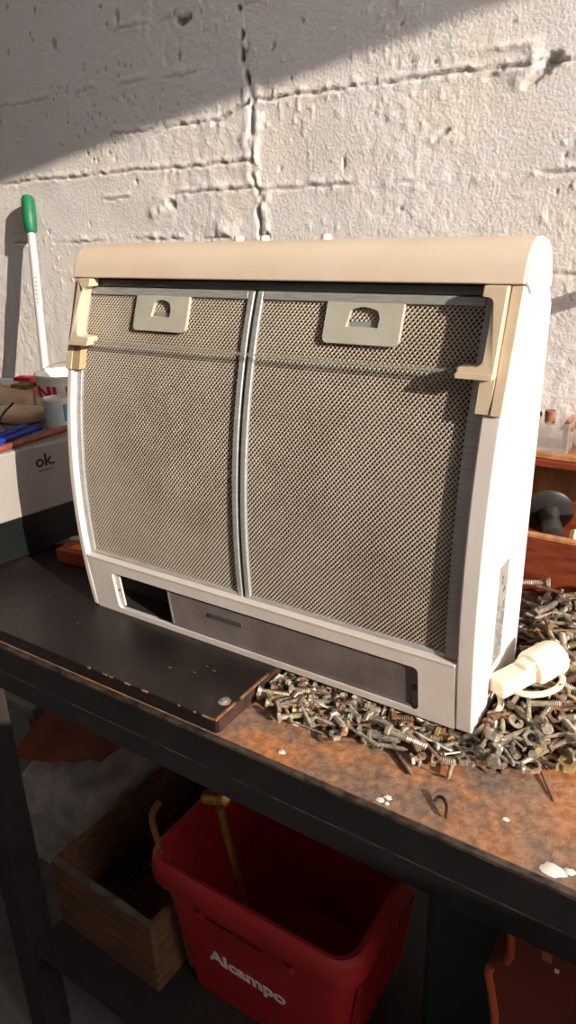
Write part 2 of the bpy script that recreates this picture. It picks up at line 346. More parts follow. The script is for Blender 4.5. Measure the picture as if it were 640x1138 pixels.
# window wall, oblique to the back wall, with one wide high window the sun comes through
ed = Vector((.70/.146-1.9, .58, 0)).normalized(); nd = Vector((ed.y, -ed.x, 0))      # nd points outside
P0 = Vector((-.412+1.9*2.3, 1.3-.58*2.3, 0))
WX = Matrix(((ed.x, -nd.x, 0, P0.x), (ed.y, -nd.y, 0, P0.y), (0, 0, 1, 0), (0, 0, 0, 1)))   # local x along, y inwards
S0, S1, SILL, HEAD = -2.3, 1.0, .80, .849+.70*2.3
ca, cb = WX @ Vector((-7.5, 0, 0)), WX @ Vector((1.35, 0, 0))
cpoly = [(ca.x, ca.y), (cb.x, cb.y), (cb.x, WALL_Y+.02), (ca.x, WALL_Y+.02)]
cl_ = MB().add([(x, y, z) for z in (CEIL_Z, CEIL_Z+.1) for x, y in cpoly], [(3, 2, 1, 0), (4, 5, 6, 7)]+[(i, (i+1) % 4, 4+(i+1) % 4, 4+i) for i in range(4)])
tag(cl_.build('ceiling', 'plain_wall'), None, kind='structure')
wm = MB()
wm.box(-7.5, 1.35, 0, .16, FLOOR_Z, SILL, X=WX).box(-7.5, 1.35, 0, .16, HEAD, CEIL_Z+.1, X=WX)
wm.box(-7.5, S0, 0, .16, SILL, HEAD, X=WX).box(S1, 1.35, 0, .16, SILL, HEAD, X=WX)
tag(MB().box(-3.4, -3.3, -1.5, WALL_Y+.02, FLOOR_Z, CEIL_Z).build('wall_left', 'plain_wall'), None, kind='structure')
tag(MB().box(5.2, 5.3, .2, WALL_Y+.02, FLOOR_Z, CEIL_Z).build('wall_right', 'plain_wall'), None, kind='structure')
tag(wm.build('wall_front', 'plain_wall'), None, kind='structure')
wf = MB()
wf.box(S0, S0+.05, 0, .05, SILL, HEAD, X=WX).box(S1-.05, S1, 0, .05, SILL, HEAD, X=WX)
tag(wf.build('window_1', 'winframe'), None, kind='structure')

# ------------------------------------------------------------ workbench
bench = thing('workbench', (-.45, .9, FLOOR_Z), 'black framed workbench with a rusty brown worktop and a lower shelf', 'workbench')
FY = .516
MB().box(-1.75, .75, FY+.004, 1.285, BENCH_Z-.03, BENCH_Z).build('worktop', 'worktop', bench)
MB().box(-1.75, .75, FY-.004, FY+.004, BENCH_Z-.046, BENCH_Z-.002).build('upper_rail', 'black_steel', bench, bevel=.0015)
MB().box(-1.75, .75, FY-.0045, FY+.003, BENCH_Z-.0035, BENCH_Z+.001).build('worn_edge', 'worn_edge', bench, bevel=.0008)
MB().box(-1.75, .75, FY-.001, FY+.03, BENCH_Z-.084, BENCH_Z-.046).build('lower_rail', 'black_steel', bench, bevel=.002)
MB().box(-1.75, .75, FY-.0025, FY, BENCH_Z-.049, BENCH_Z-.0465).build('rail_seam', 'worn_edge', bench)
for x in (-1.01, .60):
    for y in (FY, 1.2):
        MB().box(x, x+.055, y+.002, y+.057, FLOOR_Z, BENCH_Z-.03 if y > 1 else BENCH_Z-.085).build('leg', 'black_wood', bench, bevel=.003)
MB().box(-.953, .598, FY+.010, 1.19, -.745, -.72).build('lower_shelf', 'black_wood', bench, bevel=.002)
def blob(x, y, r, z=BENCH_Z, seed=0, sx=1., sy=.7):
    rr = random.Random(seed); n = 14; m = MB()
    ring = [(x+sx*r*(1+.5*(rr.random()-.5))*math.cos(2*math.pi*k/n), y+sy*r*(1+.5*(rr.random()-.5))*math.sin(2*math.pi*k/n)) for k in range(n)]
    vs = [(a, b, z+.0002) for a, b in ring]+[(x+(a-x)*.7, y+(b-y)*.7, z+.0012) for a, b in ring]
    return m.add(vs, [(k, (k+1) % n, n+(k+1) % n, n+k) for k in range(n)]+[tuple(range(n, 2*n))])
for i, (x, y, r) in enumerate(((-.073, .531, .011), (-.060, .537, .006), (-.240, .534, .0045), (-.245, .527, .005), (-.237, .526, .003), (-.384, .585, .006), (-.372, .535, .005), (-.128, .568, .004))):
    blob(x, y, r, seed=i).build('paint_spot', 'splat', bench, smooth=True)
# ------------------------------------------------------------ black board on the bench
board = thing('black_board', (-1.08, .85, BENCH_Z), 'thick black painted board lying on the left half of the workbench', 'board')
bm_ = MB().box(-1.72, -.4535, .5205, 1.27, BENCH_Z, 0).build('board_body', 'black_board', board, bevel=.0018)
MB().box(-.4545, -.4522, .524, 1.26, BENCH_Z+.001, -.0015).build('worn_end', 'board_edge', board)
rr = random.Random(3)
for x in [-.668, -.64, -.628, -.60, -.57, -.512, -.487, -.474, -.462]:
    l = rr.uniform(.003, .013); MB().box(x, x+l, .5200, .5218, -.0016, .0003).build('paint_chip', 'chip', board)
for y0, y1 in ((.521, .56), (.57, .63)): MB().box(-.4560, -.4530, y0, y1, -.002, .0004).build('paint_chip', 'chip', board)
sx_ = MB().lathe([(.008, 0), (.008, .0006), (.0062, .0012)], Matrix.Translation((-.467, .555, 0)), 16)
sx_.lathe([(.0045, .001), (.0045, .0024), (.003, .003)], Matrix.Translation((-.467, .555, 0)), 12); sx_.build('countersunk_screw', 'zinc', board, smooth=True)
fl = MB()
for i in range(11):
    x, y = rr.uniform(-1.0, -.47), rr.uniform(.53, .63); s_ = rr.uniform(.0006, .0018); fl.box(x, x+s_*rr.uniform(1, 3), y, y+s_, 0, .0007)
tag(fl.build('paint_fleck', 'crate_edge', board), None, kind='stuff')

# ------------------------------------------------------------ the cooker hood
PROF = lambda z: .284*z**3 + .409*z**2 - .157*z + .648
hood = thing('cooker_hood', (-.492, .72, 0), 'cream and white cooker hood standing on its edge with two metal grease filters facing out', 'cooker hood')
XL, XR, BACK = -.792, -.192, .80
zs = [i*.475/22 for i in range(23)]
side = [(PROF(z), z) for z in zs] + [(BACK-.02, .475), (BACK, .45), (BACK+.006, .0)]
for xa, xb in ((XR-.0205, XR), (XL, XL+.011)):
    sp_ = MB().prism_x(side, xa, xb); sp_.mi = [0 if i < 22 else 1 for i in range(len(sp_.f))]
    sp_.build('side_panel', ['white', 'sunlit_white'], hood, bevel=.003)
MB().box(XL+.01, XR-.02, BACK-.012, BACK-.004, .002, .47).build('back_panel', 'white', hood)
MB().box(XL+.01, XR-.02, PROF(0)+.012, BACK-.01, .0005, .004).build('base_panel', 'white', hood)
MB().slab(XL+.011, XR-.0205, .075, .474, .034, .006).build('inner_panel', 'dark', hood)
MB().box(XL+.011, XR-.0205, PROF(0)+.05, PROF(0)+.055, .004, .09).box(XL+.011, XR-.0205, PROF(0)+.0125, PROF(0)+.05, .004, .007).box(XL+.011, XR-.0205, PROF(0)+.014, PROF(0)+.05, .074, .078).build('lamp_well', 'dark', hood)  # lamp well; its dark floor stands in for shade inside the slot
cap = [(.690, .4755), (.6925, .486), (.6965, .496), (.703, .506), (.712, .5125), (.723, .5165), (.742, .517), (.756, .514), (.767, .507), (.775, .495), (.779, .48), (.779, .4755)]
MB().prism_x(cap, XL-.002, XR+.0005).build('top_cap', 'cream', hood, smooth=True, bevel=.002)
endp = [(.692, .4765), (.6945, .486), (.6985, .496), (.7045, .5045), (.713, .511), (.723, .5145), (.742, .515), (.755, .512), (.765, .5055), (.773, .494), (.7795, .480), (.7795, .468), (.71, .466), (.702, .472)]
MB().prism_x(endp, XR-.001, XR+.0028).build('end_cap', 'sunlit_white', hood, smooth=True, bevel=.0012)
MB().prism_x(endp, XL-.004, XL+.001).build('end_cap', 'cream', hood, smooth=True, bevel=.0012)
for x in (-.552, -.514, -.430):
    MB().lathe([(.0062, .514), (.0062, .5205), (.005, .5225)], Matrix.Translation((x, .742, 0)), 14).build('switch_button', 'plug', hood, smooth=True)
MB().slab(XL+.011, XR-.0205, .4645, .4755, .010, .02, 3).build('top_channel', 'channel', hood)
MB().slab(XL+.011, XR-.0205, .4725, .4757, .004, .02, 2).build('channel_lip', 'dark', hood)
# lower panel with the lamp slot
slot = rrect(-.735, -.256, .009, .0705, .007)
MB().plate([(XL+.0115, .0), (XR-.021, .0), (XR-.021, .086), (XL+.0115, .086)], [slot], 0, .005).build('lower_panel', 'white', hood)
MB().slab(XL+.0115, XR-.021, .0862, .0905, -.0008, .018, 2).build('lower_lip', 'white', hood, bevel=.0014)
lm = MB(); n = 170; x0, x1 = -.629, -.2655
xs = [x0+(x1-x0)*i/(2*n) for i in range(2*n+1)]; zz = [.0125, .03, .05, .0675]
for r_ in range(3):
    vs = [(x, PROF(z)+.0045+(.0008 if i % 2 else 0), z) for z in zz[r_:r_+2] for i, x in enumerate(xs)]
    N = len(xs); lm.add(vs, [(i, i+1, N+i+1, N+i) for i in range(N-1)])
lm.slab(x0-.0015, x1+.0005, .0095, .0128, .0025, .006, 1).slab(x0-.0015, x1+.0005, .0672, .0702, .0025, .006, 1).slab(x0-.002, x0, .0095, .0702, .0025, .006, 2)
lm.slab(x0, x1, .0095, .0702, .0075, .002, 2)
lens = lm.build('lamp_cover', 'lens', hood, recalc=True)
MB().plate(rrect(-.560, -.505, .044, .0505, .002), (), .0032, .002).build('embossed_mark', 'lens_dark', lens)
t = MB().plate(rrect(-.2652, -.2572, .0125, .068, .002), (), .0035, .004).build('cover_clip', 'lens', hood)
MB().plate(rrect(-.2640, -.2585, .036, .043, .0026), (), .0025, .003).build('clip_screw', 'black_dot', t)
t = MB().plate(rrect(-.7345, -.7255, .012, .068, .002), (), .004, .003).build('cover_clip', 'white', hood)
MB().plate(rrect(-.7315, -.7285, .038, .042, .0014), (), .0036, .002).build('clip_hole', 'black_dot', t)
# filters
def make_filter(x0, x1, wr, lx0, lx1, px0, px1):
    z0, z1, w = .0885, .4635, .0085
    fm = MB()
    fm.slab(x0, x0+w, z0, z1, .0085, .008, 30).slab(x1-wr, x1, z0, z1, .0085, .008, 30)
    fm.slab(x0+w, x1-wr, z0, z0+w*.8, .0087, .010, 2).slab(x0+w, x1-wr, z1-w*1.1, z1, .0087, .010, 2)
    fo = fm.build('grease_filter', 'alu', hood, bevel=.0018)
    # expanded metal: staggered diamonds with real holes
    px, py = .0053, .0031; a0, a1, b0, b1 = x0+w-.001, x1-wr+.001, z0+w*.7, z1-w
    mm = MB(); vid = {}; V = []; Fc = []
    def vert(x, z, dy):
        k = (round(x, 6), round(z, 6), round(dy, 6))
        if k not in vid: vid[k] = len(V); V.append((min(max(x, a0), a1), PROF(min(max(z, b0), b1))+.0125+dy, min(max(z, b0), b1)))
        return vid[k]
    nj = int((b1-b0)/py)+1; ni = int((a1-a0)/px)+1
    for j in range(nj+1):
        for i in range(ni+1):
            cx = a0+(i+.5*(j % 2))*px; cz = b0+j*py
            o = [(cx+px/2, cz), (cx, cz+py), (cx-px/2, cz), (cx, cz-py)]
            oo = [vert(x, z, 0) for x, z in o]
            h_ = [(cx+px*.31, cz, .0002), (cx, cz+py*.56, .0011), (cx-px*.31, cz, .0002), (cx, cz-py*.56, -.0011)]
            hh = [vert(x, z, d) for x, z, d in h_]
            for k in range(4): Fc.append((oo[k], oo[(k+1) % 4], hh[(k+1) % 4], hh[k]))
    mm.add(V, Fc); mo = mm.build('expanded_metal_mesh', 'alu_mesh', fo, recalc=False); mo['kind'] = 'stuff'
    MB().slab(x0+w, x1-w, z0, z1, .0185, .002, 20).build('filter_fleece', 'mesh_back', fo)
    arch = [(px1, .4305), (px1+.001, .440), (px1-.002, .4465)] + [(px1-.004-(px1-px0-.008)*i/6, .4475+.003*math.sin(math.pi*i/6)) for i in range(7)] + [(px0+.003, .4455), (px0, .4305)]
    lp = MB().plate(rrect(lx0, lx1, .4135, .4548, .006, 5, (1, 0, 0, 1)), [arch], .0068, .0055)
    lp.plate([(px0-.003, .428), (px1+.003, .428), (px1+.003, .4535), (px0-.003, .4535)], (), .0155, .002, mi=1)
    lp.slab(px0+.004, px1-.001, .4305, .4355, .0115, .004, 1, mi=1)
    lp.build('latch_plate', ['latch', 'latch_in'], fo, bevel=.0009)
make_filter(-.7805, -.5015, .0085, -.683, -.5955, -.655, -.624)
make_filter(-.4975, -.2130, .0155, -.4015, -.3115, -.375, -.3375)
MB().slab(-.5015, -.4975, .0885, .4635, .017, .004, 20).build('filter_gap', 'dark', hood)
# pull-out visor with its two beige handles
def arc(cx, cz, r, a0, a1, n=6): return [(cx+r*math.cos(math.radians(a0+(a1-a0)*i/n)), cz+r*math.sin(math.radians(a0+(a1-a0)*i/n))) for i in range(n+1)]
hr = [(-.228, .4748), (-.2045, .4748), (-.2035, .3935), (-.2395, .3935), (-.2405, .4015), (-.2385, .4032)] + arc(-.2245, .4115, .0082, -90, 0) + arc(-.2235, .4570, .0072, 0, 80) + [(-.228, .4648)]
mirror = lambda pts: [(-.984-x, z) for x, z in pts][::-1]
for side_, f_ in ((1, lambda p: p), (-1, mirror)):
    h = MB().plate(f_(hr), (), -.0105, .0175).build('visor_handle', 'beige', hood, bevel=.0016)
    MB().plate(f_([(-.2405, .3925), (-.2035, .3925), (-.2035, .3975), (-.2405, .3975)]), (), -.0125, .014).build('handle_foot', 'beige', h, bevel=.0012)
    MB().plate(f_([(-.2032, .3595), (-.1922, .3595), (-.1922, .4745), (-.2032, .4745)]), (), -.0035, .012).build('handle_rail', 'beige', hood, bevel=.001)
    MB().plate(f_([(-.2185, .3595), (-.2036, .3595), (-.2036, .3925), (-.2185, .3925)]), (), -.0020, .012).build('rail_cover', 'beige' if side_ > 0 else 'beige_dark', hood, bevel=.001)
vz = MB().slab(-.752, -.232, .3975, .4720, -.001, .0022, 8).build('visor', 'visor', hood)
MB().slab(-.745, -.239, .3950, .3978, -.0015, .0032, 1).build('visor_edge', 'visor_edge', vz)
# rating plate and its print
st = MB().box(XR-.0002, XR+.0005, .699, .731, .060, .184).build('rating_plate', 'sticker', hood)
pm = MB(); rr = random.Random(11)
for i in range(20):
    z = .066+i*.0036; y = .7025
    while y < .726:
        l = rr.uniform(.002, .006)
        if rr.random() < .75: pm.box(XR+.0004, XR+.0008, y, min(y+l, .7275), z, z+.0012)
        y += l+.0015
for z, y, l in ((.160, .709, .0035), (.1665, .709, .0035), (.148, .716, .003), (.150, .7195, .003)): pm.box(XR+.0004, XR+.0008, y, y+l, z, z+.004)
pm.build('plate_print', 'ink', st)
# power cord and plug
def smooth_path(pts, n=8):
    P_ = [Vector(p) for p in pts]; out = []
    for i in range(len(P_)-1):
        a, b, c, d = P_[max(i-1, 0)], P_[i], P_[i+1], P_[min(i+2, len(P_)-1)]
        for k in range(n):
            t = k/n; out.append(.5*((2*b)+(-a+c)*t+(2*a-5*b+4*c-d)*t*t+(-a+3*b-3*c+d)*t**3))
    return out+[P_[-1]]
cord = MB()
cord.tube(smooth_path([(-.33, .70, -.006), (-.262, .662, -.009), (-.238, .648, -.011), (-.215, .645, -.011), (-.198, .655, -.008), (-.182, .672, .004), (-.176, .695, .018), (-.186, .712, .026), (-.178, .708, .033),
                                (-.155, .706, .033), (-.136, .716, .034), (-.124, .735, .036), (-.124, .752, .038), (-.135, .757, .040), (-.152, .745, .042)]), .0037, 10)
co = cord.build('power_cord', 'cord', hood, smooth=True)
PX = frame_to((-.180, .700, .040), (-.140, .778, .047))
pl = MB()
L = (Vector((-.140, .778, .047))-Vector((-.180, .700, .040))).length
pl.lathe([(.0195, .044), (.0215, .050), (.0222, .060), (.0222, .082), (.021, .089), (.017, .092)], PX, 30)
pl.box(-.0125, .0125, -.0105, .0105, -.008, .052, X=PX); pl.box(-.0095, .0095, -.0115, .0155, .030, .078, X=PX)
po = pl.build('plug', 'plug', co, bevel=.0028)

# ------------------------------------------------------------ loose hardware
def bolt_mb(L, r, head, hh, thr=.55, kind='hex'):
    m = MB(); nh = 6 if kind == 'hex' else 12
    if kind == 'hex': m.lathe([(head*.86, 0), (head, .0006), (head, hh-.0006), (head*.8, hh)], None, 6)
    elif kind == 'round': m.lathe([(head*.5, 0), (head*.85, hh*.35), (head, hh*.8), (head, hh)], None, 12)
    else: m.lathe([(head, 0), (head, .0006), (r, hh)], None, 12)
    prof = [(r, hh)]; zt = hh+(L-hh)*(1-thr); prof.append((r, zt)); p = max(.0014, r*.55); z = zt
    while z+p < L: prof += [(r*1.12, z+p*.3), (r*.84, z+p*.8)]; z += p
    if kind == 'csk': prof += [(r*.35, L+.003)]
    else: prof += [(r*.8, L)]
    m.lathe(prof, None, 8); return m
def nut_mb(R, r, h):
    m = MB(); vs = []; 
    for z in (0, h):
        for k in range(12): vs.append((R*math.cos(math.pi/6*k)*(1 if k % 2 == 0 else .866), R*math.sin(math.pi/6*k)*(1 if k % 2 == 0 else .866), z))
        for k in range(12): vs.append((r*math.cos(math.pi/6*k), r*math.sin(math.pi/6*k), z))
    fs = []
    for k in range(12):
        q = (k+1) % 12; fs += [(k, q, 24+q, 24+k), (12+q, 12+k, 36+k, 36+q), (12+k, 12+q, q, k), (24+k, 24+q, 36+q, 36+k)]
    return m.add(vs, fs)
def washer_mb(R, r, h):
    m = MB(); n = 18; vs = [(q*math.cos(2*math.pi*k/n), q*math.sin(2*math.pi*k/n), z) for z in (0, h) for q in (R, r) for k in range(n)]; fs = []
    for k in range(n):
        q = (k+1) % n; fs += [(k, q, 2*n+q, 2*n+k), (n+q, n+k, 3*n+k, 3*n+q), (n+k, n+q, q, k), (2*n+k, 2*n+q, 3*n+q, 3*n+k)]
    return m.add(vs, fs)
HS = 1.10
def center_z(m):
    m.v = [(x*HS, y*HS, z*HS) for x, y, z in m.v]
    return center_z0(m)
def center_z0(m):                                        # long pieces: pivot at mid-length, axis along local x
    a = np.array(m.v); c = a[:, 2].mean(); mid = (a[:, 2].min()+a[:, 2].max())/2
    m.v = [(z-mid, x, y) for x, y, z in m.v]; return m
def flat(m):
    m.v = [(x*HS, y*HS, z*HS) for x, y, z in m.v]
    a = np.array(m.v); mid = (a[:, 2].min()+a[:, 2].max())/2
    m.v = [(x, y, z-mid) for x, y, z in m.v]; return m
KIND = []   # (name, category, noun, meshbuilder, radius, weight, long)
KIND += [('hex_bolt', 'bolt', 'hex-headed bolt', center_z(bolt_mb(.034, .0030, .0062, .0042)), .0045, 9, .034), ('hex_bolt', 'bolt', 'hex-headed bolt', center_z(bolt_mb(.046, .0036, .0074, .005)), .005, 6, .046),
         ('hex_bolt', 'bolt', 'hex-headed bolt', center_z(bolt_mb(.024, .0036, .0072, .005, .8)), .005, 7, .024), ('round_head_screw', 'screw', 'round-headed machine screw', center_z(bolt_mb(.028, .0022, .0046, .003, .8, 'round')), .003, 9, .028),
         ('wood_screw', 'screw', 'countersunk wood screw', center_z(bolt_mb(.042, .0021, .0042, .0035, .7, 'csk')), .003, 13, .042), ('wood_screw', 'screw', 'countersunk wood screw', center_z(bolt_mb(.060, .0024, .005, .004, .75, 'csk')), .0034, 8, .06),
         ('nail', 'nail', 'thin nail', center_z(MB().lathe([(.0026, 0), (.0026, .0008), (.0011, .0009), (.0011, .042), (.0002, .045)], None, 7)), .0016, 4, .045),
         ('hex_nut', 'nut', 'hex nut', flat(nut_mb(.0068, .0034, .005)), .0028, 5, 0), ('hex_nut', 'nut', 'hex nut', flat(nut_mb(.0095, .0050, .0075)), .004, 2, 0),
         ('washer', 'washer', 'flat washer', flat(washer_mb(.0080, .0040, .0014)), .001, 6, 0), ('washer', 'washer', 'flat washer', flat(washer_mb(.011, .0055, .0018)), .001, 3, 0)]
FIN = [('zinc', 'dull zinc', 10), ('steel', 'dark grey steel', 8), ('rust', 'rusty brown', 5), ('brass', 'yellowish zinc', 3)]
HMESH = {}
def hw_mesh(k, fin):
    if (k, fin) not in HMESH:
        b = KIND[k][3]; me = bpy.data.meshes.new(KIND[k][0]); me.from_pydata(b.v, [], b.f); me.materials.append(M[fin]); 
        bm = bmesh.new(); bm.from_mesh(me); bmesh.ops.recalc_face_normals(bm, faces=bm.faces); bm.to_mesh(me); bm.free()
        HMESH[(k, fin)] = me
    return HMESH[(k, fin)]
FXS = [-.445, -.40, -.339, -.245, -.17, -.085, .0, .2, .4]; FYS = [.602, .580, .574, .588, .606, .668, .692, .71, .72]
def yfront(x): return float(np.interp(x, FXS, FYS))
def hheap(x, y):                                        # height of the heap above the worktop
    d = y-yfront(x)
    h = min(max(d, 0)*.42, .046)
    if x < -.16: h = min(h, .007+max(0, (x+.20))*.5) if y < .84 else h
    if x < -.19 and .63 < y < .83: h = min(h, .006)
    return h
hr_ = random.Random(21)
def hw_pose(k, x, y, z, flatness=.22):
    if KIND[k][6]: e = Euler((hr_.uniform(0, 6.28), hr_.gauss(0, flatness*.7), hr_.uniform(0, 6.28)))
    else: e = Euler((hr_.gauss(0, flatness*1.6), hr_.gauss(0, flatness*1.6), hr_.uniform(0, 6.28)))
    return Matrix.Translation((x, y, z)) @ e.to_matrix().to_4x4()
HV = [np.array(q[3].v) for q in KIND]
def fit(k, X_, low=.0003):                              # keep a piece off the bench top, the board, the red box and the hood; None if it cannot be
    A = np.array(X_.to_3x3()); P_ = HV[k] @ A.T + np.array(X_.translation); d = np.zeros(3)
    d[2] = max(0, BENCH_Z+low-P_[:, 2].min()); d[1] = min(0, .998-P_[:, 1].max())
    if (P_[:, 0].min() < -.4505): d[0] = -.4505-P_[:, 0].min()
    P_ = P_+d
    inh = (P_[:, 0] < -.189) & (P_[:, 1] > .634) & (P_[:, 1] < .808) & (P_[:, 2] > -.0005)
    if inh.any():
        if P_[inh][:, 2].max() < .004 and P_[:, 2].min()-.005 > BENCH_Z: d[2] -= P_[inh][:, 2].max()+.001
        else: return None
    if (P_[:, 1].min() < .522): return None
    return Matrix.Translation(d) @ X_
def pick(seq, w): return hr_.choices(range(len(seq)), weights=w)[0]
GROUP = 'loose fasteners heaped on the workbench'
placed = []
def far_enough(x, y, d): return all((x-a)**2+(y-b)**2 > d*d for a, b in placed)
tries = 0; count = 0
SPECIAL_KEEP = [(-.315, .592), (-.126, .649), (-.103, .642), (-.248, .594)]
while count < 640 and tries < 60000:
    tries += 1
    x = hr_.uniform(-.442, .10); y = hr_.uniform(.575, .985)
    yf = yfront(x)
    if y < yf+.004 or (x < -.215 and y > .70): continue
    if x > -.16 and y > 1.6: continue
    if any((x-a)**2+(y-b)**2 < .015**2 for a, b in SPECIAL_KEEP): continue
    near = y < .80
    if not far_enough(x, y, .0080 if near else .0100): continue
    k = pick(KIND, [q[5] for q in KIND]); fi = pick(FIN, [f_[2] for f_ in FIN])
    if x < -.19 and k in (0, 1) and y > .62: k = 3
    if y-yf < .02 and KIND[k][6] and x > -.19: k = hr_.choice((2, 3, 7, 8, 9))
    h = hheap(x, y)
    under = x < -.185 and y > .635
    z = BENCH_Z + h + KIND[k][4]*1.15 + hr_.uniform(0, .004)*(0 if under else 1)
    if under: z = min(z, BENCH_Z+.010)
    Xp = None
    for _ in range(8):
        Xp = hw_pose(k, x, y, z, .04 if (under or h < .008) else .24)
        if (under or y < .66 and x < -.2) and KIND[k][6]: Xp = Matrix.Translation((x, y, z)) @ Euler((hr_.uniform(0, 6.28), hr_.gauss(0, .05), hr_.gauss(.15, .6))).to_matrix().to_4x4()
        Xp = fit(k, Xp)
        if Xp is not None: break
    if Xp is None: continue
    o = bpy.data.objects.new(KIND[k][0], hw_mesh(k, FIN[fi][0])); COL.objects.link(o)
    o.matrix_world = Xp
    tag(o, '%s %s lying in the heap of fasteners on the bench' % (FIN[fi][1], KIND[k][2]), KIND[k][1], GROUP)
    placed.append((x, y)); count += 1
# what lies below them and cannot be counted: one heap
sm = MB(); hb = random.Random(31)
for i in range(1500):
    x = hb.uniform(-.442, .42); y = hb.uniform(.575, .985); yf = yfront(x)
    if y < yf+.008 or (x < -.215 and y > .83) or hheap(x, y) < .006: continue
    k = hb.choice((0, 2, 3, 4, 7, 9)); fi = hb.choices((0, 1, 2, 3), weights=(8, 9, 6, 2))[0]
    z = BENCH_Z+max(.003, hheap(x, y)-hb.uniform(.001, .012)); X_ = fit(k, hw_pose(k, x, y, z, .22))
    if X_ is None: continue
    sm.add([X_ @ Vector(p) for p in KIND[k][3].v], KIND[k][3].f, fi)
n = 40                                                  # dusty core of the heap
gx = np.linspace(-.44, .45, 70); gy = np.linspace(.58, .986, 36); vs = []; fs = []
for y in gy:
    for x in gx: vs.append((x, y, BENCH_Z+.0006+max(0, hheap(x, y)-.009)))
for j in range(35):
    for i in range(69):
        if hheap(gx[i], gy[j]) < .010: continue
        fs.append((j*70+i, j*70+i+1, (j+1)*70+i+1, (j+1)*70+i))
sm.add(vs, fs, 4)
tag(sm.build('fastener_heap', ['zinc', 'steel', 'rust', 'brass', 'dirt'], recalc=False), 'buried lower layers of the fastener heap beside the hood', 'hardware heap', kind='stuff')
def single(k, fin, p, q, name, label, cat):
    p = Vector(p); q = Vector(q); d = (q-p); c = (p+q)/2
    o = bpy.data.objects.new(name, hw_mesh(k, fin)); COL.objects.link(o)
    o.matrix_world = Matrix.Translation(c) @ d.to_track_quat('X', 'Z').to_matrix().to_4x4(); return tag(o, label, cat)
single(5, 'rust', (-.286, .597, -.0158), (-.345, .578, -.0158), 'wood_screw', 'long rusty wood screw lying apart in front of the heap below the lamp cover', 'screw')
single(4, 'steel', (-.262, .600, -.0165), (-.236, .578, -.0165), 'wood_screw', 'dark wood screw pointing to the bench edge below the hood corner', 'screw')
single(6, 'steel', (-.228, .592, -.0185), (-.196, .590, -.0178), 'nail', 'dark nail alone on the worktop in front of the hood corner', 'nail')
single(6, 'rust', (-.116, .650, -.0165), (-.098, .622, -.0185), 'nail', 'rusty nail sticking out of the front of the heap by the ring', 'nail')
single(1, 'zinc', (-.196, .982, .040), (-.245, .972, .034), 'hex_bolt', 'long bolt lying on top of the heap against the red wooden box', 'bolt')
o = flat(washer_mb(.0098, .0068, .003)); o.v = [(x-.126, y+.648, z-.012) for x, y, z in o.v]; tag(o.build('ring', 'zinc', smooth=False), 'bright thin metal ring at the front edge of the heap', 'ring')
tag(MB().tube(smooth_path([(-.196, .551, -.0165), (-.194, .556, -.014), (-.188, .555, -.0125), (-.181, .546, -.0125), (-.178, .536, -.0165)], 5), .0018, 8).build('bent_nail', 'rustcurl', smooth=True), 'curved rusty nail lying near the front edge of the worktop', 'nail')

# ------------------------------------------------------------ left: appliance and what stands on it
A0 = Vector((-1.024, .653, 0)); ad = Vector((.155, .988, 0)).normalized(); an = Vector((-ad.y, ad.x, 0))   # an points left, away
AX = Matrix(((ad.x, an.x, 0, A0.x), (ad.y, an.y, 0, A0.y), (0, 0, 1, 0), (0, 0, 0, 1)))              # local x along the visible face, y into the body
ap = thing('small_appliance', A0, 'pale grey boxy appliance with small black lettering on a black base', 'appliance')
MB().box(-.14, .30, 0, .36, .078, .196, X=AX).build('housing', 'appl', ap, bevel=.004)
MB().box(-.13, .295, .006, .35, .004, .074, X=AX).build('base', 'appl_black', ap, bevel=.003)
MB().box(-.138, .298, .002, .35, .072, .080, X=AX).build('seam', 'appl_black', ap)
for (x, y) in ((-.1, .03), (.26, .03), (-.1, .32), (.26, .32)):
    MB().lathe([(.012, 0), (.012, .005)], AX @ Matrix.Translation((x, y, 0)), 12).build('foot', 'black_dot', ap)
vs, fs = text_mb('ok.', .030, .0003, .0006)
TX = AX @ Matrix.Translation((.091, -.0006, .158)) @ Matrix(((1, 0, 0, 0), (0, 0, -1, 0), (0, 1, 0, 0), (0, 0, 0, 1)))
tm = MB().add([TX @ v for v in vs], fs); tm.box(.094, .124, -.0008, .0, .150, .1512, X=AX); tm.build('lettering', 'black_dot', ap, recalc=True)
AT = .196
# paint pail with red letters
pc = Vector((-1.168, .965, AT)); pail = thing('paint_pail', pc, 'white plastic paint pail with red letters behind the small pale blue pot', 'pail')
T_ = Matrix.Translation(pc)
MB().lathe([(.052, 0), (.054, .002), (.0595, .072), (.062, .073), (.062, .078), (.0585, .078), (.0575, .05), (.02, .048)], T_, 36).build('pail_body', 'pail', pail, smooth=True)
MB().lathe([(.0568, .026), (.0597, .066), (.0599, .066), (.0569, .026)], T_, 36).build('label_band', 'paper', pail, smooth=True)
vs, fs = text_mb('NUJ I', .034, .0003, .0010); gm = MB(); wt = max(v.x for v in vs)
cdir = math.atan2(-pc.y, -pc.x)
out = []
for v in vs:
    a = cdir-1.25+(v.x)/wt*2.0; zz_ = .036+v.y*.95; rad = .0566+.0026*(zz_-.018)/.042+.0012+v.z
    out.append(pc+Vector((rad*math.cos(a), rad*math.sin(a), zz_)))
gm.add(out, fs).build('red_letters', 'red_ink', pail)
MB().tube([pc+Vector((.063*math.cos(a), .063*math.sin(a), .070+.03*math.sin((a-1.0)/2.6*math.pi)*.6)) for a in [1.0+2.6*i/14 for i in range(15)]], .0014, 6).build('bail_handle', 'steel', pail, smooth=True)
